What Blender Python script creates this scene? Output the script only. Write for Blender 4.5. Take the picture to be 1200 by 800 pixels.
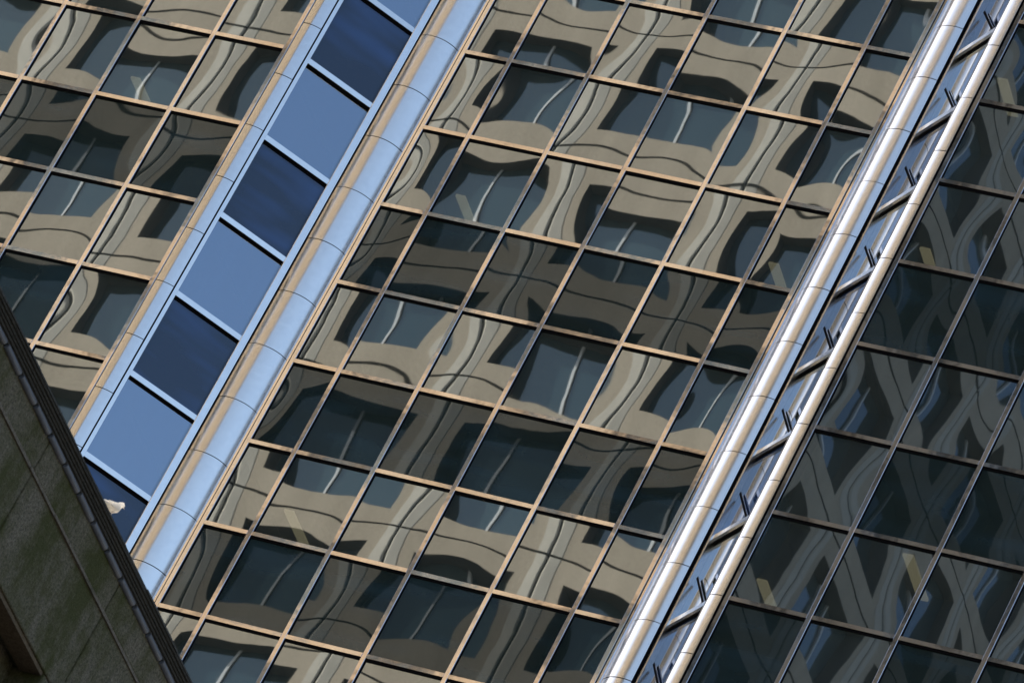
import bpy, math, random
from mathutils import Vector, Matrix
random.seed(11)
for o in list(bpy.data.objects): bpy.data.objects.remove(o)
sc = bpy.context.scene
C = sc.collection

# ------------------------------------------------------------------ camera
Z0 = 62.61                       # height of the facade's reference floor line above the street
TH, RO, PH = 0.50990, 0.49254, 0.52430
def basis(th, ro, ph):
    f = Vector((-math.sin(ph)*math.cos(th), math.cos(ph)*math.cos(th), math.sin(th)))
    r0 = Vector((math.cos(ph), math.sin(ph), 0)); u0 = r0.cross(f)
    return f, math.cos(ro)*r0+math.sin(ro)*u0, -math.sin(ro)*r0+math.cos(ro)*u0
F, R, U = basis(TH, RO, PH)
cam = bpy.data.cameras.new('camera'); camo = bpy.data.objects.new('camera', cam); C.objects.link(camo)
m = Matrix((( R.x, U.x, -F.x), (R.y, U.y, -F.y), (R.z, U.z, -F.z))).to_4x4()
m.translation = Vector((52.248, -83.193, Z0-61.011)); camo.matrix_world = m
cam.lens = 233.94; cam.sensor_width = 36; cam.sensor_fit = 'HORIZONTAL'
cam.clip_start = 0.5; cam.clip_end = 3000
cam.dof.use_dof = True; cam.dof.focus_distance = 113; cam.dof.aperture_fstop = 16
sc.camera = camo

# ------------------------------------------------------------------ sky and sun
SUN = Vector((-0.77, 0.32, 0.55)).normalized()       # towards the sun
w = bpy.data.worlds.new('World'); sc.world = w; w.use_nodes = True
wn = w.node_tree.nodes; sky = wn.new('ShaderNodeTexSky'); sky.sky_type = 'NISHITA'; sky.sun_disc = False
sky.sun_elevation = math.asin(SUN.z); sky.sun_rotation = math.atan2(SUN.x, SUN.y)
sky.dust_density = 3.6; sky.ozone_density = 0.6
w.node_tree.links.new(sky.outputs[0], wn['Background'].inputs[0]); wn['Background'].inputs[1].default_value = 0.125
sl = bpy.data.lights.new('sun', 'SUN'); sl.energy = 5.0; sl.angle = math.radians(0.53); sl.color = (1.0, 0.89, 0.75)
so = bpy.data.objects.new('sun', sl); C.objects.link(so); so.location = SUN*300
so.rotation_euler = SUN.to_track_quat('Z', 'Y').to_euler()
vs = sc.view_settings; vs.view_transform = 'Standard'; vs.look = 'None'; vs.exposure = 1.15; vs.gamma = 1.0
vs.use_curve_mapping = False
sc.cycles.max_bounces = 14; sc.cycles.glossy_bounces = 8; sc.cycles.transparent_max_bounces = 12
sc.cycles.sample_clamp_indirect = 6.0
sc.cycles.caustics_reflective = False; sc.cycles.caustics_refractive = False

# ------------------------------------------------------------------ helpers
class MB:
    def __init__(s): s.v = []; s.f = []; s.m = []; s.smooth = []
    def quad(s, a, b, c, d, mi=0, sm=False):
        n = len(s.v); s.v += [tuple(a), tuple(b), tuple(c), tuple(d)]; s.f.append((n, n+1, n+2, n+3)); s.m.append(mi); s.smooth.append(sm)
    def box(s, x0, x1, y0, y1, z0, z1, mi=0):
        n = len(s.v)
        s.v += [(x0,y0,z0),(x1,y0,z0),(x1,y1,z0),(x0,y1,z0),(x0,y0,z1),(x1,y0,z1),(x1,y1,z1),(x0,y1,z1)]
        for q in ((0,3,2,1),(4,5,6,7),(0,1,5,4),(1,2,6,5),(2,3,7,6),(3,0,4,7)):
            s.f.append(tuple(n+i for i in q)); s.m.append(mi); s.smooth.append(False)
    def extrude_z(s, pts, z0, z1, closed=True, sm=False, mi=0):
        """vertical prism over a plan outline (counter-clockwise)"""
        n = len(s.v); k = len(pts)
        s.v += [(x, y, z0) for x, y in pts]+[(x, y, z1) for x, y in pts]
        for i in range(k if closed else k-1):
            j = (i+1) % k
            s.f.append((n+i, n+j, n+k+j, n+k+i)); s.m.append(mi); s.smooth.append(sm)
        if closed:
            s.f.append(tuple(n+i for i in reversed(range(k)))); s.m.append(mi); s.smooth.append(False)
            s.f.append(tuple(n+k+i for i in range(k))); s.m.append(mi); s.smooth.append(False)
    def mesh(s, name, mats):
        me = bpy.data.meshes.new(name); me.from_pydata(s.v, [], s.f)
        for mm in (mats if isinstance(mats, (list, tuple)) else [mats]): me.materials.append(mm)
        me.polygons.foreach_set('material_index', s.m); me.polygons.foreach_set('use_smooth', s.smooth)
        me.update(); return me
def obj(name, me, parent=None, loc=(0,0,0), rz=0.0, rx=0.0):
    o = bpy.data.objects.new(name, me); C.objects.link(o)
    o.location = loc; o.rotation_euler = (rx, 0, rz)
    if parent: o.parent = parent
    return o
def thing(name, label, cat, loc=(0,0,0)):
    o = bpy.data.objects.new(name, None); C.objects.link(o); o.location = loc
    o['label'] = label; o['category'] = cat; return o

# ------------------------------------------------------------------ materials
def newmat(name):
    ma = bpy.data.materials.new(name); ma.use_nodes = True; ma.node_tree.nodes.clear(); return ma, ma.node_tree.nodes, ma.node_tree.links
def nd(ns, t, **kw):
    n = ns.new(t)
    for k, v in kw.items(): setattr(n, k, v)
    return n
def mth(ns, ls, op, a, b=None, clamp=False):
    n = nd(ns, 'ShaderNodeMath', operation=op, use_clamp=clamp)
    for i, q in enumerate((a, b)):
        if q is None: continue
        if isinstance(q, (int, float)): n.inputs[i].default_value = q
        else: ls.new(q, n.inputs[i])
    return n.outputs[0]

def glass_mat(name, f0, tint, see, back, streak=1.0, film=0.065):
    """coated curtain-wall glass; each pane bows a little (pane amplitude in the object colour)"""
    ma, ns, ls = newmat(name)
    tc = nd(ns, 'ShaderNodeTexCoord'); oi = nd(ns, 'ShaderNodeObjectInfo')
    sep = nd(ns, 'ShaderNodeSeparateXYZ'); ls.new(tc.outputs['UV'], sep.inputs[0])
    col = nd(ns, 'ShaderNodeSeparateColor'); ls.new(oi.outputs['Color'], col.inputs[0])
    u = mth(ns, ls, 'MULTIPLY_ADD', sep.outputs[0], 2.0); ns[-1].inputs[2].default_value = -1
    v = mth(ns, ls, 'MULTIPLY_ADD', sep.outputs[1], 2.0); ns[-1].inputs[2].default_value = -1
    def bowl(q, pw):
        a = mth(ns, ls, 'SUBTRACT', 1.0, mth(ns, ls, 'MULTIPLY', q, q), True)
        return mth(ns, ls, 'POWER', a, pw)
    b = mth(ns, ls, 'MULTIPLY', bowl(u, 1.6), bowl(v, 1.8))
    b = mth(ns, ls, 'MULTIPLY', b, mth(ns, ls, 'MULTIPLY_ADD', col.outputs[0], 0.010)); 
    # object colour red is stored as 0..1 -> -5..+5 mm
    ns[-2].inputs[2].default_value = 0
    addv = nd(ns, 'ShaderNodeVectorMath', operation='ADD'); ls.new(tc.outputs['Object'], addv.inputs[0])
    sd = nd(ns, 'ShaderNodeCombineXYZ'); s100 = mth(ns, ls, 'MULTIPLY', col.outputs[2], 137.0)
    ls.new(s100, sd.inputs[0]); ls.new(s100, sd.inputs[1]); ls.new(s100, sd.inputs[2]); ls.new(sd.outputs[0], addv.inputs[1])
    no = nd(ns, 'ShaderNodeTexNoise'); no.inputs['Scale'].default_value = 0.55; no.inputs['Detail'].default_value = 0.0
    ls.new(addv.outputs[0], no.inputs['Vector'])
    no2 = nd(ns, 'ShaderNodeTexNoise'); no2.inputs['Scale'].default_value = 2.0; no2.inputs['Detail'].default_value = 0.5
    ls.new(addv.outputs[0], no2.inputs['Vector'])
    h = mth(ns, ls, 'ADD', b, mth(ns, ls, 'MULTIPLY', no.outputs[0], mth(ns, ls, 'MULTIPLY', col.outputs[1], 0.02)))
    h = mth(ns, ls, 'ADD', h, mth(ns, ls, 'MULTIPLY', no2.outputs[0], 0.00022))
    # slight twist of the pane in its frame
    tw = mth(ns, ls, 'MULTIPLY', mth(ns, ls, 'MULTIPLY', u, v), mth(ns, ls, 'MULTIPLY', mth(ns, ls, 'SUBTRACT', oi.outputs['Alpha'], 0.5), 0.006))
    h = mth(ns, ls, 'ADD', h, tw)
    bp = nd(ns, 'ShaderNodeBump'); bp.inputs['Strength'].default_value = 1.0; bp.inputs['Distance'].default_value = 1.0
    ls.new(h, bp.inputs['Height'])
    gl = nd(ns, 'ShaderNodeBsdfGlossy'); gl.inputs['Roughness'].default_value = 0.012; gl.inputs['Color'].default_value = (*tint, 1)
    ls.new(bp.outputs[0], gl.inputs['Normal'])
    lw = nd(ns, 'ShaderNodeLayerWeight'); lw.inputs[0].default_value = 0.5
    fr = mth(ns, ls, 'MULTIPLY_ADD', mth(ns, ls, 'POWER', lw.outputs['Facing'], 4.0), 1-f0); ns[-1].inputs[2].default_value = f0
    tm = nd(ns, 'ShaderNodeMix', data_type='RGBA'); tm.inputs[6].default_value = (*tint, 1); tm.inputs[7].default_value = (0.95, 0.97, 1, 1)
    ls.new(mth(ns, ls, 'POWER', lw.outputs['Facing'], 3.0), tm.inputs[0]); ls.new(tm.outputs[2], gl.inputs['Color'])
    if see:
        tr = nd(ns, 'ShaderNodeBsdfTransparent'); tr.inputs[0].default_value = (*see, 1); under = tr
    else:
        under = nd(ns, 'ShaderNodeBsdfDiffuse'); dn = nd(ns, 'ShaderNodeTexNoise'); dn.inputs['Scale'].default_value = 0.9; dn.inputs['Detail'].default_value = 1.5
        dm = nd(ns, 'ShaderNodeMapping'); dm.inputs['Scale'].default_value = (0.6, 1, 2.6); ls.new(addv.outputs[0], dm.inputs[0]); ls.new(dm.outputs[0], dn.inputs['Vector'])
        dr = nd(ns, 'ShaderNodeValToRGB'); dr.color_ramp.elements[0].position = 0.45; dr.color_ramp.elements[0].color = (*back, 1); dr.color_ramp.elements[1].position = 0.8; dr.color_ramp.elements[1].color = (back[0]*(1+0.3*streak), back[1]*(1+0.7*streak), back[2]*(1+1.4*streak), 1)
        ls.new(dn.outputs[0], dr.inputs[0]); ls.new(dr.outputs[0], under.inputs[0])
    mx = nd(ns, 'ShaderNodeMixShader'); ls.new(fr, mx.inputs[0]); ls.new(under.outputs[0], mx.inputs[1]); ls.new(gl.outputs[0], mx.inputs[2])
    # thin film of street dust and runs of dried rain on the outside
    fm_ = nd(ns, 'ShaderNodeMapping'); fm_.inputs['Scale'].default_value = (5.0, 1, 0.5); ls.new(addv.outputs[0], fm_.inputs[0])
    fn = nd(ns, 'ShaderNodeTexNoise'); fn.inputs['Scale'].default_value = 1.6; fn.inputs['Detail'].default_value = 3; ls.new(fm_.outputs[0], fn.inputs['Vector'])
    ff = mth(ns, ls, 'MULTIPLY', mth(ns, ls, 'ADD', fn.outputs[0], 0.5), film)
    du = nd(ns, 'ShaderNodeBsdfDiffuse'); du.inputs[0].default_value = (0.34, 0.42, 0.38, 1)
    fx = nd(ns, 'ShaderNodeMixShader'); ls.new(ff, fx.inputs[0]); ls.new(mx.outputs[0], fx.inputs[1]); ls.new(du.outputs[0], fx.inputs[2])
    out = nd(ns, 'ShaderNodeOutputMaterial'); ls.new(fx.outputs[0], out.inputs[0])
    return ma
STRIPSP = glass_mat('strip_spandrel_glass', 0.10, (0.62, 0.76, 0.95), None, (0.010, 0.014, 0.024), 7.0, 0.02)
VISION = glass_mat('vision_glass', 0.45, (0.66, 0.80, 0.97), (0.30, 0.33, 0.34), None)
SPAND = glass_mat('spandrel_glass', 0.10, (0.62, 0.76, 0.95), None, (0.013, 0.022, 0.021), 1.0, 0.012)
def clear_mat():
    ma, ns, ls = newmat('pane_inner_face'); t = nd(ns, 'ShaderNodeBsdfTransparent'); t.inputs[0].default_value = (0.95, 0.97, 0.96, 1)
    o = nd(ns, 'ShaderNodeOutputMaterial'); ls.new(t.outputs[0], o.inputs[0]); return ma
CLEAR = clear_mat()

def metal_mat(name, base, rough, bump, sx=1.0, sy=1.0, sz=0.4, wear=0.08):
    ma, ns, ls = newmat(name)
    tc = nd(ns, 'ShaderNodeTexCoord'); oi = nd(ns, 'ShaderNodeObjectInfo')
    ad = nd(ns, 'ShaderNodeVectorMath', operation='ADD'); ls.new(tc.outputs['Object'], ad.inputs[0])
    rr = mth(ns, ls, 'MULTIPLY', oi.outputs['Random'], 90.0); ls.new(rr, ad.inputs[1])
    mp = nd(ns, 'ShaderNodeMapping'); mp.inputs['Scale'].default_value = (sx, sy, sz); ls.new(ad.outputs[0], mp.inputs[0])
    no = nd(ns, 'ShaderNodeTexNoise'); no.inputs['Scale'].default_value = 3.0; no.inputs['Detail'].default_value = 2.0; ls.new(mp.outputs[0], no.inputs['Vector'])
    bp = nd(ns, 'ShaderNodeBump'); bp.inputs['Strength'].default_value = 1.0; bp.inputs['Distance'].default_value = bump; ls.new(no.outputs[0], bp.inputs['Height'])
    n2 = nd(ns, 'ShaderNodeTexNoise'); n2.inputs['Scale'].default_value = 9.0; n2.inputs['Detail'].default_value = 5.0; ls.new(ad.outputs[0], n2.inputs['Vector'])
    p = nd(ns, 'ShaderNodeBsdfPrincipled'); p.inputs['Metallic'].default_value = 1.0
    mc = nd(ns, 'ShaderNodeMix', data_type='RGBA'); mc.inputs[6].default_value = (*[c*(1-wear) for c in base], 1); mc.inputs[7].default_value = (*[min(1, c*(1+wear)) for c in base], 1)
    ls.new(n2.outputs[0], mc.inputs[0]); ls.new(mc.outputs[2], p.inputs['Base Color'])
    ro = mth(ns, ls, 'MULTIPLY_ADD', n2.outputs[0], rough*0.6); ns[-1].inputs[2].default_value = rough*0.7
    ls.new(ro, p.inputs['Roughness']); ls.new(bp.outputs[0], p.inputs['Normal'])
    o = nd(ns, 'ShaderNodeOutputMaterial'); ls.new(p.outputs[0], o.inputs[0]); return ma
FRAME = metal_mat('bronze_steel_frame', (0.84, 0.785, 0.76), 0.065, 0.0015, 0.9, 0.9, 0.9)
CLAD = metal_mat('column_steel', (0.96, 0.91, 0.85), 0.22, 0.0030, 1, 1, 0.14, 0.06)
STRIPF = metal_mat('strip_steel', (0.95, 0.90, 0.84), 0.16, 0.0006, 1, 1, 0.3)

def plain(name, col, rough=0.7, scale=4.0, var=0.15, bump=0.0, spec=0.3, emit=None):
    ma, ns, ls = newmat(name)
    tc = nd(ns, 'ShaderNodeTexCoord')
    no = nd(ns, 'ShaderNodeTexNoise'); no.inputs['Scale'].default_value = scale; no.inputs['Detail'].default_value = 6.0; ls.new(tc.outputs['Object'], no.inputs['Vector'])
    mc = nd(ns, 'ShaderNodeMix', data_type='RGBA'); mc.inputs[6].default_value = (*[c*(1-var) for c in col], 1); mc.inputs[7].default_value = (*[min(1, c*(1+var)) for c in col], 1)
    ls.new(no.outputs[0], mc.inputs[0])
    p = nd(ns, 'ShaderNodeBsdfPrincipled'); p.inputs['Roughness'].default_value = rough; p.inputs['Specular IOR Level'].default_value = spec
    ls.new(mc.outputs[2], p.inputs['Base Color'])
    if bump:
        bp = nd(ns, 'ShaderNodeBump'); bp.inputs['Distance'].default_value = bump; ls.new(no.outputs[0], bp.inputs['Height']); ls.new(bp.outputs[0], p.inputs['Normal'])
    if emit:
        p.inputs['Emission Color'].default_value = (*emit[0], 1); p.inputs['Emission Strength'].default_value = emit[1]
    o = nd(ns, 'ShaderNodeOutputMaterial'); ls.new(p.outputs[0], o.inputs[0]); return ma
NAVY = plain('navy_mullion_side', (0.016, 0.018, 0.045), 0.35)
GASKET = plain('black_gasket', (0.008, 0.008, 0.010), 0.9, spec=0.02)
SLAB = plain('interior_plaster', (0.22, 0.22, 0.21), 0.9)
CORE = plain('core_wall', (0.10, 0.10, 0.10), 0.9)
LAMP = plain('lamp_diffuser', (0.8, 0.75, 0.6), 0.5, emit=((1.0, 0.80, 0.45), 0.24))

def concrete_mat():
    ma, ns, ls = newmat('precast_concrete')
    tc = nd(ns, 'ShaderNodeTexCoord'); oi = nd(ns, 'ShaderNodeObjectInfo'); ge = nd(ns, 'ShaderNodeNewGeometry')
    n1 = nd(ns, 'ShaderNodeTexNoise'); n1.inputs['Scale'].default_value = 1.5; n1.inputs['Detail'].default_value = 6
    sm_ = nd(ns, 'ShaderNodeMapping'); sm_.inputs['Scale'].default_value = (1, 1, 0.22); ls.new(ge.outputs['Position'], sm_.inputs[0]); ls.new(sm_.outputs[0], n1.inputs['Vector'])
    n2 = nd(ns, 'ShaderNodeTexNoise'); n2.inputs['Roughness'].default_value = 0.7; n2.inputs['Scale'].default_value = 13; n2.inputs['Detail'].default_value = 4; ls.new(ge.outputs['Position'], n2.inputs['Vector'])
    a = mth(ns, ls, 'ADD', mth(ns, ls, 'MULTIPLY', n1.outputs[0], 0.45), mth(ns, ls, 'MULTIPLY', n2.outputs[0], 0.62))
    a = mth(ns, ls, 'ADD', a, mth(ns, ls, 'MULTIPLY', oi.outputs['Random'], 0.14))
    mc = nd(ns, 'ShaderNodeMix', data_type='RGBA'); mc.inputs[6].default_value = (0.14, 0.108, 0.066, 1); mc.inputs[7].default_value = (0.55, 0.445, 0.315, 1); ls.new(a, mc.inputs[0])
    bp = nd(ns, 'ShaderNodeBump'); bp.inputs['Distance'].default_value = 0.004; ls.new(n2.outputs[0], bp.inputs['Height'])
    p = nd(ns, 'ShaderNodeBsdfPrincipled'); p.inputs['Roughness'].default_value = 0.9; p.inputs['Specular IOR Level'].default_value = 0.2
    ls.new(mc.outputs[2], p.inputs['Base Color']); ls.new(bp.outputs[0], p.inputs['Normal'])
    o = nd(ns, 'ShaderNodeOutputMaterial'); ls.new(p.outputs[0], o.inputs[0]); return ma
CONC = concrete_mat()
SMOOTH = plain('smooth_concrete_margin', (0.43, 0.375, 0.285), 0.8, 2.0, 0.2)
def window_mat():
    ma, ns, ls = newmat('office_window_glass')
    oi = nd(ns, 'ShaderNodeObjectInfo')
    mc = nd(ns, 'ShaderNodeMix', data_type='RGBA'); mc.inputs[6].default_value = (0.013, 0.028, 0.030, 1); mc.inputs[7].default_value = (0.042, 0.062, 0.060, 1)
    ls.new(oi.outputs['Random'], mc.inputs[0])
    p = nd(ns, 'ShaderNodeBsdfPrincipled'); p.inputs['Roughness'].default_value = 0.03; p.inputs['Specular IOR Level'].default_value = 0.9; p.inputs['Specular Tint'].default_value = (0.78, 0.96, 1.0, 1)
    ls.new(mc.outputs[2], p.inputs['Base Color'])
    o = nd(ns, 'ShaderNodeOutputMaterial'); ls.new(p.outputs[0], o.inputs[0]); return ma
WIN = window_mat()
PALE = plain('pale_window_mullion', (0.55, 0.53, 0.48), 0.5)

def stone_mat(name, dark, mid, moss, mossamt):
    ma, ns, ls = newmat(name)
    ge = nd(ns, 'ShaderNodeNewGeometry'); oi = nd(ns, 'ShaderNodeObjectInfo')
    mp = nd(ns, 'ShaderNodeMapping'); mp.inputs['Scale'].default_value = (1, 1.0, 0.28); ls.new(ge.outputs['Position'], mp.inputs[0])
    st = nd(ns, 'ShaderNodeTexNoise'); st.inputs['Scale'].default_value = 1.9; st.inputs['Detail'].default_value = 6; st.inputs['Roughness'].default_value = 0.6; ls.new(mp.outputs[0], st.inputs['Vector'])
    gr = nd(ns, 'ShaderNodeTexNoise'); gr.inputs['Scale'].default_value = 42; gr.inputs['Detail'].default_value = 5; gr.inputs['Roughness'].default_value = 0.85; ls.new(ge.outputs['Position'], gr.inputs['Vector'])
    me_ = nd(ns, 'ShaderNodeTexNoise'); me_.inputs['Scale'].default_value = 9; me_.inputs['Detail'].default_value = 5; ls.new(ge.outputs['Position'], me_.inputs['Vector'])
    cr = nd(ns, 'ShaderNodeValToRGB'); cr.color_ramp.elements[0].position = 0.30; cr.color_ramp.elements[0].color = (*dark, 1); cr.color_ramp.elements[1].position = 0.72; cr.color_ramp.elements[1].color = (*mid, 1)
    ls.new(gr.outputs[0], cr.inputs[0])
    mf = mth(ns, ls, 'ADD', mth(ns, ls, 'MULTIPLY', st.outputs[0], 4.5), mth(ns, ls, 'MULTIPLY', me_.outputs[0], 1.4))
    mf = mth(ns, ls, 'SUBTRACT', mf, 3.05-mossamt, True)
    mossn = nd(ns, 'ShaderNodeMix', data_type='RGBA'); mossn.inputs[6].default_value = (*[c*0.5 for c in moss], 1); mossn.inputs[7].default_value = (*[c*1.4 for c in moss], 1); ls.new(gr.outputs[0], mossn.inputs[0])
    mx = nd(ns, 'ShaderNodeMix', data_type='RGBA'); ls.new(mth(ns, ls, 'MULTIPLY', mf, 0.85), mx.inputs[0]); ls.new(cr.outputs[0], mx.inputs[6]); ls.new(mossn.outputs[2], mx.inputs[7])
    bp = nd(ns, 'ShaderNodeBump'); bp.inputs['Distance'].default_value = 0.03; ls.new(gr.outputs[0], bp.inputs['Height'])
    p = nd(ns, 'ShaderNodeBsdfPrincipled'); p.inputs['Roughness'].default_value = 0.9; p.inputs['Specular IOR Level'].default_value = 0.2
    ls.new(mx.outputs[2], p.inputs['Base Color']); ls.new(bp.outputs[0], p.inputs['Normal'])
    o = nd(ns, 'ShaderNodeOutputMaterial'); ls.new(p.outputs[0], o.inputs[0]); return ma
STONE = stone_mat('mossy_stone', (0.012, 0.011, 0.007), (0.38, 0.335, 0.24), (0.060, 0.068, 0.010), 0.55)
LEDGE = stone_mat('weathered_ledge', (0.08, 0.07, 0.05), (0.36, 0.31, 0.24), (0.06, 0.06, 0.03), -0.3)
CORN = stone_mat('sooty_cornice', (0.03, 0.03, 0.027), (0.13, 0.125, 0.11), (0.04, 0.043, 0.026), -0.6)
LEAD = plain('grey_lead', (0.12, 0.125, 0.14), 0.38, 30, 0.3, 0.002, 0.5)
SOFF = stone_mat('brown_reveal', (0.08, 0.062, 0.04), (0.26, 0.2, 0.13), (0.1, 0.08, 0.04), -0.4)
BLACK = plain('dark_interior', (0.01, 0.01, 0.012), 0.6)

# ------------------------------------------------------------------ ground
def sheet(name, x0, x1, y0, y1, z, mat):
    b = MB(); b.quad((x0,y0,z),(x1,y0,z),(x1,y1,z),(x0,y1,z)); o = obj(name, b.mesh(name, mat)); o['kind'] = 'structure'; return o
ASPH = plain('asphalt', (0.05, 0.05, 0.052), 0.9, 20, 0.3, 0.004)
PAVE = plain('paving', (0.20, 0.19, 0.17), 0.9, 3, 0.2)
sheet('ground', -900, 900, -900, 900, 0.0, PAVE)
sheet('road', -900, 900, -29.4, -7.6, 0.005, ASPH); sheet('road', 32, 60, -900, -29.41, 0.006, ASPH)
pv = MB(); pv.box(-70, 90, -7.5, 60, -0.2, 0.13); o = obj('pavement', pv.mesh('pavement', PAVE)); o['kind'] = 'structure'
pv = MB(); pv.box(-70, 31, -140, -29.5, -0.2, 0.13); o = obj('pavement', pv.mesh('pavement', PAVE)); o['kind'] = 'structure'
wl = MB()
for i in range(-24, 30): wl.box(i*5.0, i*5.0+2.6, -18.4, -18.26, 0.006, 0.010)
o = obj('road_marking', wl.mesh('road_marking', plain('road_paint', (0.75, 0.75, 0.72), 0.7))); o['kind'] = 'structure'

# ------------------------------------------------------------------ glass tower
W, H = 1.5, 1.7195
def L(k): return Z0-k*H
R0, R1 = -3, 12                                   # floor lines built
tower = thing('glass_tower', 'glass curtain wall tower with tan metal grid and steel-clad chamfers filling the view', 'tower', (4.5, 0, 0))
OX = 4.5
def tobj(name, me, loc=(0,0,0), rz=0.0, rx=0.0): return obj(name, me, tower, (loc[0]-OX, loc[1], loc[2]), rz, rx)

pane_cache = {}
def pane_mesh(wd, hg, spandrel, strip=False):
    key = (round(wd, 3), round(hg, 3), spandrel, strip)
    if key not in pane_cache:
        b = MB(); x, z, t = wd/2, hg/2, 0.024
        vs_ = [(-x,0,-z),(x,0,-z),(x,0,z),(-x,0,z),(-x,t,-z),(x,t,-z),(x,t,z),(-x,t,z)]
        b.v = vs_
        b.f = [(0,1,2,3),(5,4,7,6),(0,4,5,1),(1,5,6,2),(2,6,7,3),(3,7,4,0)]
        b.m = [0,1,1,1,1,1]; b.smooth = [False]*6
        me = b.mesh('pane', [(STRIPSP if strip else SPAND) if spandrel else VISION, GASKET if spandrel else CLEAR])
        uv = me.uv_layers.new(name='UVMap')
        for i, c in enumerate(((0,0),(1,0),(1,1),(0,1))): uv.data[i].uv = c
        pane_cache[key] = me
    return pane_cache[key]
# panes that do not follow the dark-spandrel rows, by (face, column, row)
bright_exc = {('P', 0, 6), ('B', 0, 6), ('B', 1, 8)}
def is_dark(face, c, r):
    if face in 'ST': return r % 2 == 0
    if r in (2, 0, -2): return face == 'P' and r == 2 and False
    return r % 2 == 0 and (face, c, r) not in bright_exc
def bow_colour(face, dark):
    bow = random.uniform(0.02, 0.21)*(1.25 if face == 'B' else 1.0)
    if face in 'ST': bow = 0.03
    if random.random() < 0.12: bow *= 0.35
    amp = random.uniform(0.08, 0.22)*(1.5 if face == 'B' else 1.0) if face not in 'ST' else 0.02
    return (bow, amp, random.random(), random.uniform(0.28, 0.72))
def add_pane(face, c, r, xa, xb, y, rz=0.0, org=None, ax=None):
    za, zb = L(r), L(r-1)
    wd, hg = xb-xa, zb-za
    dk = is_dark(face, c, r)
    if rz == 0: loc = ((xa+xb)/2, y, (za+zb)/2)
    else:
        t = (xa+xb)/2; loc = (org[0]+ax[0]*t, org[1]+ax[1]*t, (za+zb)/2)
    o = tobj('pane', pane_mesh(wd-0.01, hg-0.01, dk, face in 'ST'), loc, rz+random.gauss(0, 0.003), random.gauss(0, 0.0028))
    o.color = bow_colour(face, dk); return o

ML, TRH = 0.084, 0.078                            # mullion and transom face widths
mull_cache, tran_cache = {}, {}
def mullion(x, y, wd=ML, dep=0.046):
    key = (wd, dep)
    if key not in mull_cache:
        b = MB(); s = wd/2; hz = (L(R0)-L(R1))/2
        b.extrude_z([(-s, 0.03), (-s, -dep+0.006), (-s+0.006, -dep), (s-0.006, -dep), (s, -dep+0.006), (s, 0.03)], -hz, hz)
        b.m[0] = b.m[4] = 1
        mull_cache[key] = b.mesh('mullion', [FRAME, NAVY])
    return tobj('mullion', mull_cache[key], (x, y, (L(R0)+L(R1))/2), random.gauss(0, 0.004))
def transom(xa, xb, y, z, mat=None, rz=0.0, dep=0.05, hgt=TRH, ctr=None):
    mat = mat or FRAME
    key = (round(xb-xa, 3), mat.name, dep, hgt)
    if key not in tran_cache:
        b = MB(); s = (xb-xa)/2
        b.box(-s, s, -dep, 0.03, -hgt/2, hgt/2, 0)
        b.box(-s, s, -0.022, 0.02, -hgt/2-0.032, -hgt/2-0.001, 1)      # black gasket below the cap
        tran_cache[key] = b.mesh('transom', [mat, GASKET])
    loc = ctr if ctr else ((xa+xb)/2, y, z)
    return tobj('transom', tran_cache[key], (loc[0], loc[1], z), rz+random.gauss(0, 0.004), random.gauss(0, 0.011))

gk = {}
def gasket(x, y):
    if 'g' not in gk:
        b = MB(); hz = (L(R0)-L(R1))/2; b.box(-ML/2-0.012, ML/2+0.014, -0.012, 0.02, -hz, hz); gk['g'] = b.mesh('gasket', GASKET)
    tobj('gasket', gk['g'], (x, y, (L(R0)+L(R1))/2))

faces = {'A': ([0.60, 1.5, 3.0, 4.5, 6.0, 7.5, 8.40], 0.0),
         'P': ([-1.62, -3.05, -4.55, -6.05, -7.55, -9.05], -1.5),
         'B': ([10.62, 12.05, 13.55, 15.05, 16.55, 18.05], -1.5)}
for fc, (xs, y) in faces.items():
    for c in range(len(xs)-1):
        xa, xb = sorted((xs[c], xs[c+1]))
        for r in range(R0+1, R1+1): add_pane(fc, c, r, xa, xb, y)
        for k in range(R0, R1+1): transom(xa+ML/2, xb-ML/2, y, L(k))
    for x in xs: mullion(x, y); gasket(x, y)

# chamfers: left one seen square on, right one at a graze; mirror images about x = 4.5
S2 = 2**-0.5
def al(a, n): return ((a+n)*S2, (a-n)*S2)                # along / outward coordinates of the left chamfer
colm = {}
def arc(cx, cy, r, a0, a1, n): return [(cx+r*math.cos(math.radians(a0+(a1-a0)*i/n)), cy+r*math.sin(math.radians(a0+(a1-a0)*i/n))) for i in range(n+1)]
def mir(pts): return [(9-x, y) for x, y in reversed(pts)]
def panel_mesh(name, pts, mat, hz, th=0.05, sm=True):
    b = MB(); b.extrude_z(pts, -hz, hz, closed=False, sm=sm)
    cx = sum(p[0] for p in pts)/len(pts); cy = sum(p[1] for p in pts)/len(pts)
    # returned edges so that the sheet has thickness
    inner = [(x+(4.5-x)*0, y) for x, y in pts]
    top = len(b.v)
    bk = [(p[0]*0.93+0.07*cx, p[1]+th) for p in pts]
    k = len(pts)
    for z in (-hz, hz):
        n = len(b.v); b.v += [(x, y, z) for x, y in pts]+[(x, y, z) for x, y in bk]
        for i in range(k-1):
            q = (n+i, n+i+1, n+k+i+1, n+k+i)
            b.f.append(q if z > 0 else tuple(reversed(q))); b.m.append(0); b.smooth.append(False)
    return b.mesh(name, mat)
GAP = 0.007
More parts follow.
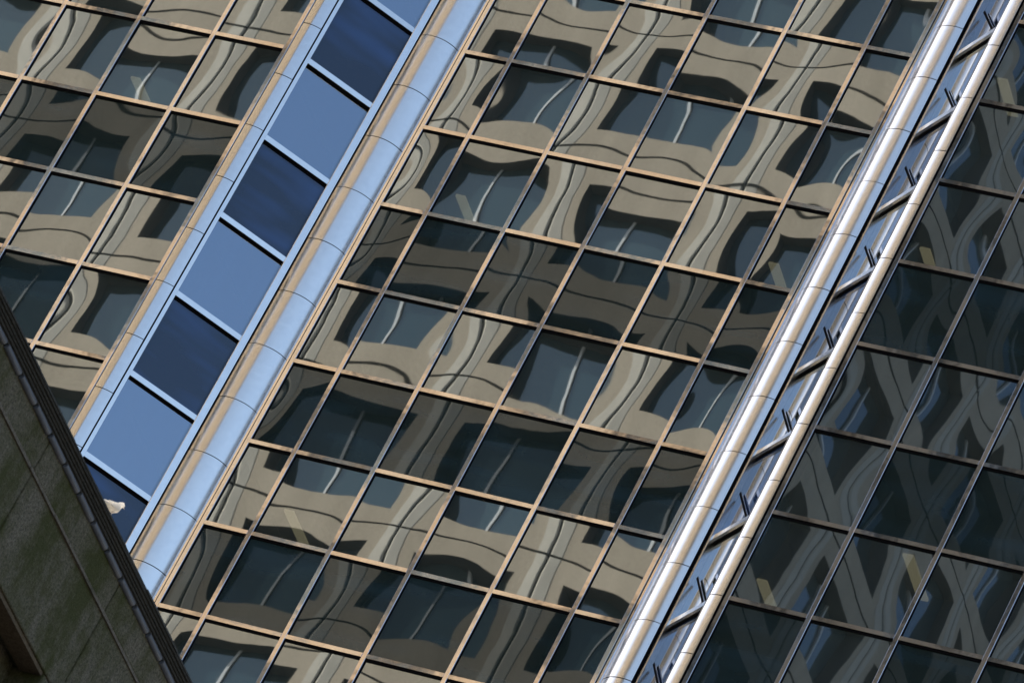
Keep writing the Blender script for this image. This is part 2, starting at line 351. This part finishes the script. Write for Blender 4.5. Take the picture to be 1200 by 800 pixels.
for side in (0, 1):
    fm = (lambda p: p) if side == 0 else mir
    rz = math.radians(45) if side == 0 else math.radians(-45)
    big = arc(0.03, 0.18, 0.49, (-115, -110)[side], -20, 18)
    small = arc(-1.525, -1.10, 0.46, -93, (-52, -64)[side], 10)
    js = (-0.335, -0.362)[side]
    jam_in = [al(-0.462, -0.07), al(-0.462, 0.058), al(-0.455, 0.066), al(js, 0.066), al(js+0.005, -0.06)]
    jam_out = [al(-1.868, -0.02), al(-1.868, 0.085), al(-1.80, 0.085), al(-1.795, 0.075), al(-1.795, -0.07)]
    if side: jam_out = [(-1.305, -1.38), (-1.305, -1.488)] + [al(-1.835, 0.10)] + jam_out[2:]
    bigm = panel_mesh('column_panel', fm(big), CLAD, H/3-GAP)
    smallm = panel_mesh('corner_panel', fm(small), STRIPF if side == 0 else CLAD, H/3-GAP)
    for q_ in range(-12, 11):
        zc = L(5+(q_+0.5)*2/3)
        tobj('column_panel', bigm, (random.gauss(0, 0.0015), random.gauss(0, 0.0015), zc))
        tobj('corner_panel', smallm, (random.gauss(0, 0.001), random.gauss(0, 0.001), zc))
    hz = (L(R0)-L(R1))/2; zc = (L(R0)+L(R1))/2
    for nm, pts in (('jamb', jam_in), ('jamb', jam_out)):
        b = MB(); b.extrude_z(fm(pts), -hz, hz); tobj(nm, b.mesh(nm, STRIPF), (0, 0, zc))
    b = MB(); q = [(0.455, 0.05), (0.462, -0.012), (0.500, -0.030), (0.539, -0.030), (0.539, 0.05)]
    b.extrude_z(fm(q), -hz, hz); tobj('edge_trim', b.mesh('edge_trim', FRAME), (0, 0, zc))
    # black sub-frame behind the cladding joints
    b = MB()
    q = [(x+(0.05-x)*0.05, y+0.03) for x, y in big]; q = q + [(0.58, 0.3), (-0.35, 0.3), (-0.30, -0.20)]
    b.extrude_z(fm(q), -hz, hz); tobj('sub_frame', b.mesh('sub_frame', GASKET), (0, 0, zc))
    b = MB(); q = [(x*0.97-0.03*1.4, y+0.03) for x, y in small] + [al(-1.85, -0.02), (-1.35, -1.1), (-1.56, -1.2)]
    b.extrude_z(fm(q), -hz, hz); tobj('sub_frame', b.mesh('sub_frame', GASKET), (0, 0, zc))
    gn = 0.04*S2
    org = (-gn, gn) if side == 0 else (9+gn, gn)
    ax = (S2, S2) if side == 0 else (-S2, S2)
    a0, a1 = -1.797, -0.458
    for r in range(R0+1, R1+1): add_pane('S' if side == 0 else 'T', 0, r, a0, a1, 0, rz, org, ax)
    for k in range(R0, R1+1):
        t = (a0+a1)/2; transom(a0+0.004, a1-0.006, 0, L(k), STRIPF, rz, 0.085, 0.10, (org[0]+ax[0]*t, org[1]+ax[1]*t))

# diagonal bars added as transom reflections in the right chamfer, one above each transom
def s2(t, n, z): return (9+(t-n)*S2, -(t+n)*S2, z)
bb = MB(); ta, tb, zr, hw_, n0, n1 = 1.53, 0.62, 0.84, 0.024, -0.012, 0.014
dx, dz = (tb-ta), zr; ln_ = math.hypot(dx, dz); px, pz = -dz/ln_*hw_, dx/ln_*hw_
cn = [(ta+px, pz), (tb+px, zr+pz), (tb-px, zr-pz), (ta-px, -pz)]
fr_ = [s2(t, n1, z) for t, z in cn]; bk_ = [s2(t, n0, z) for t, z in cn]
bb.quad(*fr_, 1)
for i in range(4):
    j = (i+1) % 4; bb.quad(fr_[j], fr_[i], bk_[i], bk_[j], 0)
REFLBAR = bb.mesh('reflection_bar', [STRIPF, GASKET])
for k in range(R0+1, R1+1): tobj('reflection_bar', REFLBAR, (0, 0, L(k)+0.05))

# inside: slabs behind the dark rows, core wall, ceiling lamps
lamps = [(0.82, 1.8, 3.0, 2), (6.84, 1.85, 3.0, 2), (0.78, 1.9, 3.1, 6), (-5.25, 0.3, 1.5, 2), (9.95, 0.5, 1.7, 2), (9.95, 0.6, 1.8, 6),
         (12.92, -1.15, 0.05, 6), (10.0, 0.15, 1.4, 0), (16.0, 0.3, 1.5, 4), (6.84, 1.9, 3.1, 10)]
for k in range(R0+1, R1+1, 2):                    # k even: ceiling line of the vision row below it
    b = MB()
    zt, zb = L(k-1)-0.06, L(k)+0.05
    b.box(0.35, 8.65, 0.14, 7.0, zb, zt); b.box(-9.05, -1.75, -1.36, 7.0, zb, zt); b.box(10.75, 18.05, -1.36, 7.0, zb, zt)
    b.extrude_z([(-1.7, -1.3), (-0.1, 0.3), (0.3, 0.3), (0.3, 7.0), (-1.7, 7.0)], zb, zt)
    b.extrude_z([(9.1, 0.3), (10.7, -1.3), (10.7, 7.0), (8.7, 7.0), (8.7, 0.3)], zb, zt)
    s = tobj('floor_slab', b.mesh('floor_slab', SLAB))
    for (x, ya, yb, kk) in lamps:
        if kk == k:
            lb = MB(); lb.box(-0.09, 0.09, ya, yb, -0.05, -0.004); obj('ceiling_lamp', lb.mesh('ceiling_lamp', LAMP), s, (x-OX+OX, 0, zb))
b = MB(); b.box(-9.05, 18.05, 7.02, 24, L(R1), L(R0)); tobj('core_wall', b.mesh('core_wall', CORE))
b = MB(); b.box(-9.2, -9.07, -1.4, 7, L(R1), L(R0)); b.box(18.07, 18.2, -1.4, 7, L(R1), L(R0)); tobj('side_wall', b.mesh('side_wall', CORE))
def tower_skin():
    ma, ns, ls = newmat('tower_grid_glass'); tc = nd(ns, 'ShaderNodeTexCoord')
    br = nd(ns, 'ShaderNodeTexBrick'); br.offset = 0; br.inputs['Scale'].default_value = 1; br.inputs['Brick Width'].default_value = 1.5; br.inputs['Row Height'].default_value = 1.72; br.inputs['Mortar Size'].default_value = 0.06
    br.inputs['Color1'].default_value = (0.02, 0.03, 0.04, 1); br.inputs['Color2'].default_value = (0.03, 0.04, 0.05, 1); br.inputs['Mortar'].default_value = (0.4, 0.34, 0.28, 1)
    mp = nd(ns, 'ShaderNodeMapping'); mp.inputs['Rotation'].default_value = (math.pi/2, 0, 0); ls.new(tc.outputs['Object'], mp.inputs[0]); ls.new(mp.outputs[0], br.inputs[0])
    p = nd(ns, 'ShaderNodeBsdfPrincipled'); p.inputs['Roughness'].default_value = 0.05; ls.new(br.outputs[0], p.inputs['Base Color'])
    o = nd(ns, 'ShaderNodeOutputMaterial'); ls.new(p.outputs[0], o.inputs[0]); return ma
TSK = tower_skin()
for nm, z0, z1 in (('lower_storeys', 0.0, L(R1)-0.02), ('upper_storeys', L(R0)+0.02, L(R0)+24)):
    b = MB(); b.extrude_z([(18.2, 24), (-9.2, 24), (-9.2, -1.5), (-1.6, -1.5), (-0.1, 0), (9.1, 0), (10.6, -1.5), (18.2, -1.5)], z0, z1); tobj(nm, b.mesh(nm, TSK))

# ------------------------------------------------------------------ concrete building across the street (mirrored in the glass)
BW, FH = 4.185, 3.63
YF, XC = -33.0, -7.25                             # front plane, first joint by the corner
PIER = 0.85
office = thing('concrete_office_building', 'tan precast concrete office block with deep square windows mirrored in the tower glass', 'building', (-20, -45, 0))
def wobj(name, me, loc, rz=0.0, parent=None):
    o = obj(name, me, office, (loc[0]+20, loc[1]+45, loc[2]), rz)
    return o
REVSHADE = plain('painted_reveal_shade', (0.05, 0.045, 0.04), 0.6)  # shade of the window reveals and soffits put into the colour
def office_panel():
    b = MB(); hw = BW/2; e = hw-0.032; z0, z1 = 0.034, FH-0.034; ox, oz0, oz1 = 1.43, 0.66, 2.97; d = 0.48
    sec = [(ox, 0), (1.74, 0), (1.745, -0.012), (2.02, -0.035), (e, -0.005), (e, d)]
    for s in (1, -1):
        pp = [(s*x, y) for x, y in sec]
        if s == -1: pp.reverse()
        n0 = len(b.f); b.extrude_z(pp, z0, z1, closed=False)
        for q_ in range(n0, len(b.f)):
            i_ = q_-n0 if s == 1 else len(sec)-2-(q_-n0)
            if i_ in (1, 2, 3): b.m[q_] = 1
            if i_ == 4: b.m[q_] = 2
        for z, up in ((z0, False), (z1, True)):
            for i in range(len(sec)-2):
                (xa, ya), (xb, yb) = sec[i], sec[i+1]
                q = [(s*xa, ya, z), (s*xb, yb, z), (s*xb, d, z), (s*xa, d, z)]
                b.quad(*(q if (s == 1) == up else reversed(q)), 2)
    for za, zb in ((z0, oz0), (oz1, z1)): b.quad((-ox, 0, za), (ox, 0, za), (ox, 0, zb), (-ox, 0, zb))
    b.quad((-ox, 0, z1), (ox, 0, z1), (ox, d, z1), (-ox, d, z1), 2); b.quad((-ox, d, z0), (ox, d, z0), (ox, 0, z0), (-ox, 0, z0), 2)
    sp = 0.05
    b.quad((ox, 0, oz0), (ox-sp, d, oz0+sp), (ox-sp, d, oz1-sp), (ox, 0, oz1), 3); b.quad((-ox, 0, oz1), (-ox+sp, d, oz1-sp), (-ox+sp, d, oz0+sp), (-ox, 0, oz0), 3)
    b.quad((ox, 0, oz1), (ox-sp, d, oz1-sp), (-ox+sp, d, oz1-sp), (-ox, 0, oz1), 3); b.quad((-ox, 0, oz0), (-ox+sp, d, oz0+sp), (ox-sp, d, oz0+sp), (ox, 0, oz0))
    return b.mesh('facade_panel', [CONC, SMOOTH, GASKET, REVSHADE])
PM = office_panel()
b = MB(); b.box(-1.40, 1.40, 0.42, 0.46, 0.68, 2.95); WM = b.mesh('window', WIN)
b = MB(); b.box(-0.04, 0.04, 0.36, 0.415, 0.70, 2.93); MM = b.mesh('window_mullion', PALE)
NF = 25; ZB = 15.9+Z0-FH*21                       # a spandrel joint height
for f in range(NF):
    z = ZB+f*FH
    spots = [((XC-BW*(i+0.5), YF, z), math.pi) for i in range(6)]
    spots += [((XC+PIER, YF-PIER-BW*(i+0.5), z), math.pi/2) for i in range(6)]
    for loc, rz in spots:
        p_ = wobj('facade_panel', PM, loc, rz)
        for nm, me in (('window', WM), ('window_mullion', MM)):
            g = bpy.data.objects.new(nm, me); C.objects.link(g); g.parent = p_
    b = MB() if f == 0 else None
    if f == 0:
        b.extrude_z([(XC+0.022, YF-0.06), (XC+PIER-0.06, YF-0.06), (XC+PIER-0.06, YF-PIER-0.0), (XC+0.022, YF-PIER)][::-1], 0.022, FH-0.022); PIERM = b.mesh('corner_pier', CONC)
    wobj('corner_pier', PIERM, (0, 0, z))
b = MB(); b.box(XC-BW*6+0.3, XC+PIER-0.49, YF-PIER-BW*6+0.2, YF-0.49, 0, ZB+NF*FH+0.3); wobj('inner_body', b.mesh('inner_body', BLACK), (0, 0, 0))
b = MB(); b.box(XC-BW*6-0.1, XC+PIER+0.1, YF-PIER-BW*6-0.1, YF+0.1, ZB+NF*FH+0.32, ZB+NF*FH+1.0); wobj('roof', b.mesh('roof', CONC), (0, 0, 0))

# ------------------------------------------------------------------ stone building at the lower left
XS = 27.0
stone = thing('stone_building', 'dark mossy stone building with moulded cornice at the lower left corner', 'building', (20, -50, 0))
def sobj(name, me, loc=(0,0,0), rx=0.0, rz=0.0): return obj(name, me, stone, (loc[0]-20, loc[1]+50, loc[2]), rz, rx)
def zs(v): return v+Z0
y_lo, y_hi = -62.0, -34.2
JO = -43.165; BL = 1.868
joints = [JO+BL*i for i in range(-11, 6)]
joints = [y for y in joints if y_lo < y < y_hi]
ed = [y_lo]+joints+[y_hi]
win = (-44.75, -43.48)                            # window opening next to the frame's edge, repeated along the front
def block(name, ya, yb, za, zb, mat, dep=0.30, x=XS, g=0.006, bev=0.008, hole=None):
    b = MB(); ya += g; yb -= g; za += g; zb -= g
    o_ = random.uniform(-0.004, 0.004)
    fr = [(x+o_, ya+bev, za+bev), (x+o_, yb-bev, za+bev), (x+o_, yb-bev, zb-bev), (x+o_, ya+bev, zb-bev)]
    md = [(x-bev+o_, ya, za), (x-bev+o_, yb, za), (x-bev+o_, yb, zb), (x-bev+o_, ya, zb)]
    bk = [(x-dep, ya, za), (x-dep, yb, za), (x-dep, yb, zb), (x-dep, ya, zb)]
    n = 0; b.v = fr+md+bk; b.f = [(0,1,2,3)]
    for i in range(4):
        j = (i+1) % 4; b.f += [(4+i, 4+j, j, i), (8+i, 8+j, 4+j, 4+i)]
    b.f.append((11,10,9,8)); b.m = [0]*len(b.f); b.smooth = [False]*len(b.f)
    return sobj(name, b.mesh(name, mat))
Zl, Zw = zs(-38.462), zs(-39.28)
for i in range(len(ed)-1):
    ya, yb = ed[i], ed[i+1]
    block('stone_block', ya, yb, Zl+0.012, zs(-38.145), STONE)             # frieze course
    block('stone_block', ya, yb, Zw, Zl-0.012, STONE)                      # course over the window heads
    # below: piers either side of a window
    if yb-ya > 1.5:
        w0, w1 = ya+0.28, yb-0.316
        for k in range(4):
            za, zb = Zw-(k+1)*0.55, Zw-k*0.55
            block('stone_block', ya, w0, za, zb, STONE); block('stone_block', w1, yb, za, zb, STONE)
        wb = MB(); wb.box(XS-0.36, XS-0.33, w0, w1, Zw-2.2, Zw); sobj('window', wb.mesh('window', BLACK))
        sb = MB(); sb.box(XS-0.33, XS-0.012, w0, w1, Zw+0.004, Zw+0.006); 
        lm = MB(); lm.box(XS-0.22, XS-0.02, w0+0.002, w1-0.002, Zw-0.03, Zw+0.004); sobj('lintel', lm.mesh('lintel', SOFF))
# thin projecting ledge, in lengths
y = y_lo
while y < y_hi:
    ln = random.uniform(0.35, 1.1); b = MB(); pr = 0.02+random.uniform(-0.004, 0.004)
    b.box(XS-0.2, XS+pr, y+0.004, min(y+ln, y_hi)-0.004, Zl-0.022, Zl+0.004+random.uniform(-0.003, 0.003)); sobj('ledge', b.mesh('ledge', LEDGE)); y += ln
# cornice mouldings, each a run of its own
prof = [(0.030, -38.140, -38.118), (0.050, -38.1175, -38.100), (0.068, -38.0995, -38.085), (0.086, -38.0845, -38.066), (0.108, -38.0655, -38.050)]
for e, za, zb in prof:
    b = MB(); bev = 0.005
    pts = [(XS-0.3, zs(za)), (XS+e-bev, zs(za)), (XS+e, zs(za)+bev), (XS+e, zs(zb))]
    pts += [(XS-0.3, zs(zb))]
    n = len(pts)
    b.v = [(x, y_lo, z) for x, z in pts]+[(x, y_hi, z) for x, z in pts]
    for i in range(n):
        j = (i+1) % n; b.f.append((i, n+i, n+j, j))
    b.f += [tuple(range(n)), tuple(reversed(range(n, 2*n)))]; b.m = [0]*len(b.f); b.smooth = [False]*len(b.f)
    sobj('moulding', b.mesh('moulding', CORN))
b = MB()
n = 10; rr = 0.026; ln = 0.335
for i in range(n):
    a0, a1 = math.radians(-130+i*240/n), math.radians(-130+(i+1)*240/n)
    p0 = (rr*math.cos(a0), rr*math.sin(a0)); p1 = (rr*math.cos(a1), rr*math.sin(a1))
    b.quad((p0[0], -ln/2, p0[1]), (p0[0]*1.12, ln/2, p0[1]*1.12), (p1[0]*1.12, ln/2, p1[1]*1.12), (p1[0], -ln/2, p1[1]), 0, True)
b.f.append(tuple(4*i for i in range(n))); b.m.append(0); b.smooth.append(False)
b.f.append(tuple(4*i+1 for i in reversed(range(n)))); b.m.append(0); b.smooth.append(False)
RODM = b.mesh('dentil', LEAD)
y = -61.9
while y < y_hi-0.2:
    sobj('dentil', RODM, (XS+0.012, y, zs(-38.148)), random.gauss(0, 0.006), 0.02); y += 0.377
y = y_lo
while y < y_hi:                                    # slate edges on top of the cornice
    ln = random.uniform(0.55, 1.0); b = MB(); e = 0.116+random.uniform(-0.006, 0.006)
    b.box(XS-0.25, XS+e, y, min(y+ln, y_hi)-0.006, zs(-38.0495), zs(-38.0495)+0.014+random.uniform(0, 0.006)); sobj('slate', b.mesh('slate', CORN)); y += ln
b = MB(); b.box(6.0, XS-0.305, y_lo, y_hi, 0, zs(-38.04)); sobj('inner_body', b.mesh('inner_body', STONE))
b = MB(); b.box(XS-0.3, XS-0.01, y_lo, y_hi, 0, Zw-2.205); sobj('lower_wall', b.mesh('lower_wall', STONE))

# ------------------------------------------------------------------ white bird on the cornice
WHITE = plain('white_feathers', (0.80, 0.78, 0.74), 0.8, 40, 0.08, 0.003)
BEAK = plain('pale_beak', (0.62, 0.50, 0.40), 0.5)
def feather_mat():
    ma, ns, ls = newmat('white_feather'); d = nd(ns, 'ShaderNodeBsdfDiffuse'); d.inputs[0].default_value = (0.85, 0.84, 0.82, 1)
    t = nd(ns, 'ShaderNodeBsdfTranslucent'); t.inputs[0].default_value = (0.9, 0.86, 0.78, 1); mx = nd(ns, 'ShaderNodeMixShader'); mx.inputs[0].default_value = 0.5
    ls.new(d.outputs[0], mx.inputs[1]); ls.new(t.outputs[0], mx.inputs[2]); o = nd(ns, 'ShaderNodeOutputMaterial'); ls.new(mx.outputs[0], o.inputs[0]); return ma
WHITE = feather_mat()
bird = thing('bird', 'small white bird perched on the edge of the dark stone cornice', 'bird', (XS+0.06, -43.90, zs(-38.02)))
def loft(rings, mat, name, n=14):
    b = MB()
    for (c, ax, ra, rb) in rings:
        ax = Vector(ax).normalized(); s = Vector((0, 0, 1)).cross(ax)
        s = s.normalized() if s.length > 1e-3 else Vector((1, 0, 0)); t = ax.cross(s)
        for i in range(n):
            a = 2*math.pi*i/n; q = Vector(c)+s*ra*math.cos(a)+t*rb*math.sin(a); b.v.append(tuple(q))
    for k in range(len(rings)-1):
        for i in range(n):
            j = (i+1) % n; b.f.append((k*n+i, k*n+j, (k+1)*n+j, (k+1)*n+i))
    b.f.append(tuple(reversed(range(n)))); b.f.append(tuple((len(rings)-1)*n+i for i in range(n)))
    b.m = [0]*len(b.f); b.smooth = [True]*len(b.f); return b.mesh(name, mat)
# from tail (towards -y, camera left) over the breast to the head (towards +y/+x)
body = loft([((-0.02,-0.14,0.05),(0,1,0.1),0.012,0.006), ((-0.015,-0.09,0.062),(0,1,0.2),0.026,0.014), ((-0.01,-0.045,0.075),(0,1,0.3),0.042,0.036),
             ((0,0.0,0.088),(0,1,0.45),0.047,0.046), ((0.005,0.032,0.108),(0,1,0.9),0.040,0.040), ((0.01,0.048,0.135),(0.1,0.6,1),0.027,0.029),
             ((0.014,0.058,0.155),(0.1,0.8,1),0.024,0.026), ((0.018,0.072,0.170),(0.1,1,0.3),0.022,0.023), ((0.022,0.090,0.170),(0.2,1,-0.1),0.014,0.015), ((0.024,0.098,0.168),(0.2,1,-0.1),0.006,0.006)], WHITE, 'body')
obj('body', body, bird)
obj('beak', loft([((0.022,0.092,0.168),(0.2,1,-0.2),0.007,0.006), ((0.026,0.108,0.164),(0.2,1,-0.3),0.004,0.004), ((0.028,0.118,0.160),(0.2,1,-0.4),0.001,0.001)], BEAK, 'beak', 8), bird)
for s in (-1, 1):
    obj('wing', loft([((s*0.038,0.03,0.108),(0,-1,-0.2),0.008,0.022), ((s*0.047,-0.01,0.098),(0,-1,-0.25),0.010,0.032), ((s*0.042,-0.06,0.08),(0,-1,-0.25),0.008,0.024), ((s*0.022,-0.13,0.062),(0,-1,-0.2),0.003,0.008)], WHITE, 'wing', 10), bird)
    obj('leg', loft([((s*0.018,0.0,0.06),(0,0,1),0.007,0.007), ((s*0.018,0.0,0.018),(0,0,1),0.004,0.004), ((s*0.018,0.01,0.006),(0,1,0),0.006,0.004), ((s*0.018,0.035,0.003),(0,1,0),0.003,0.002)], BEAK, 'leg', 8), bird)
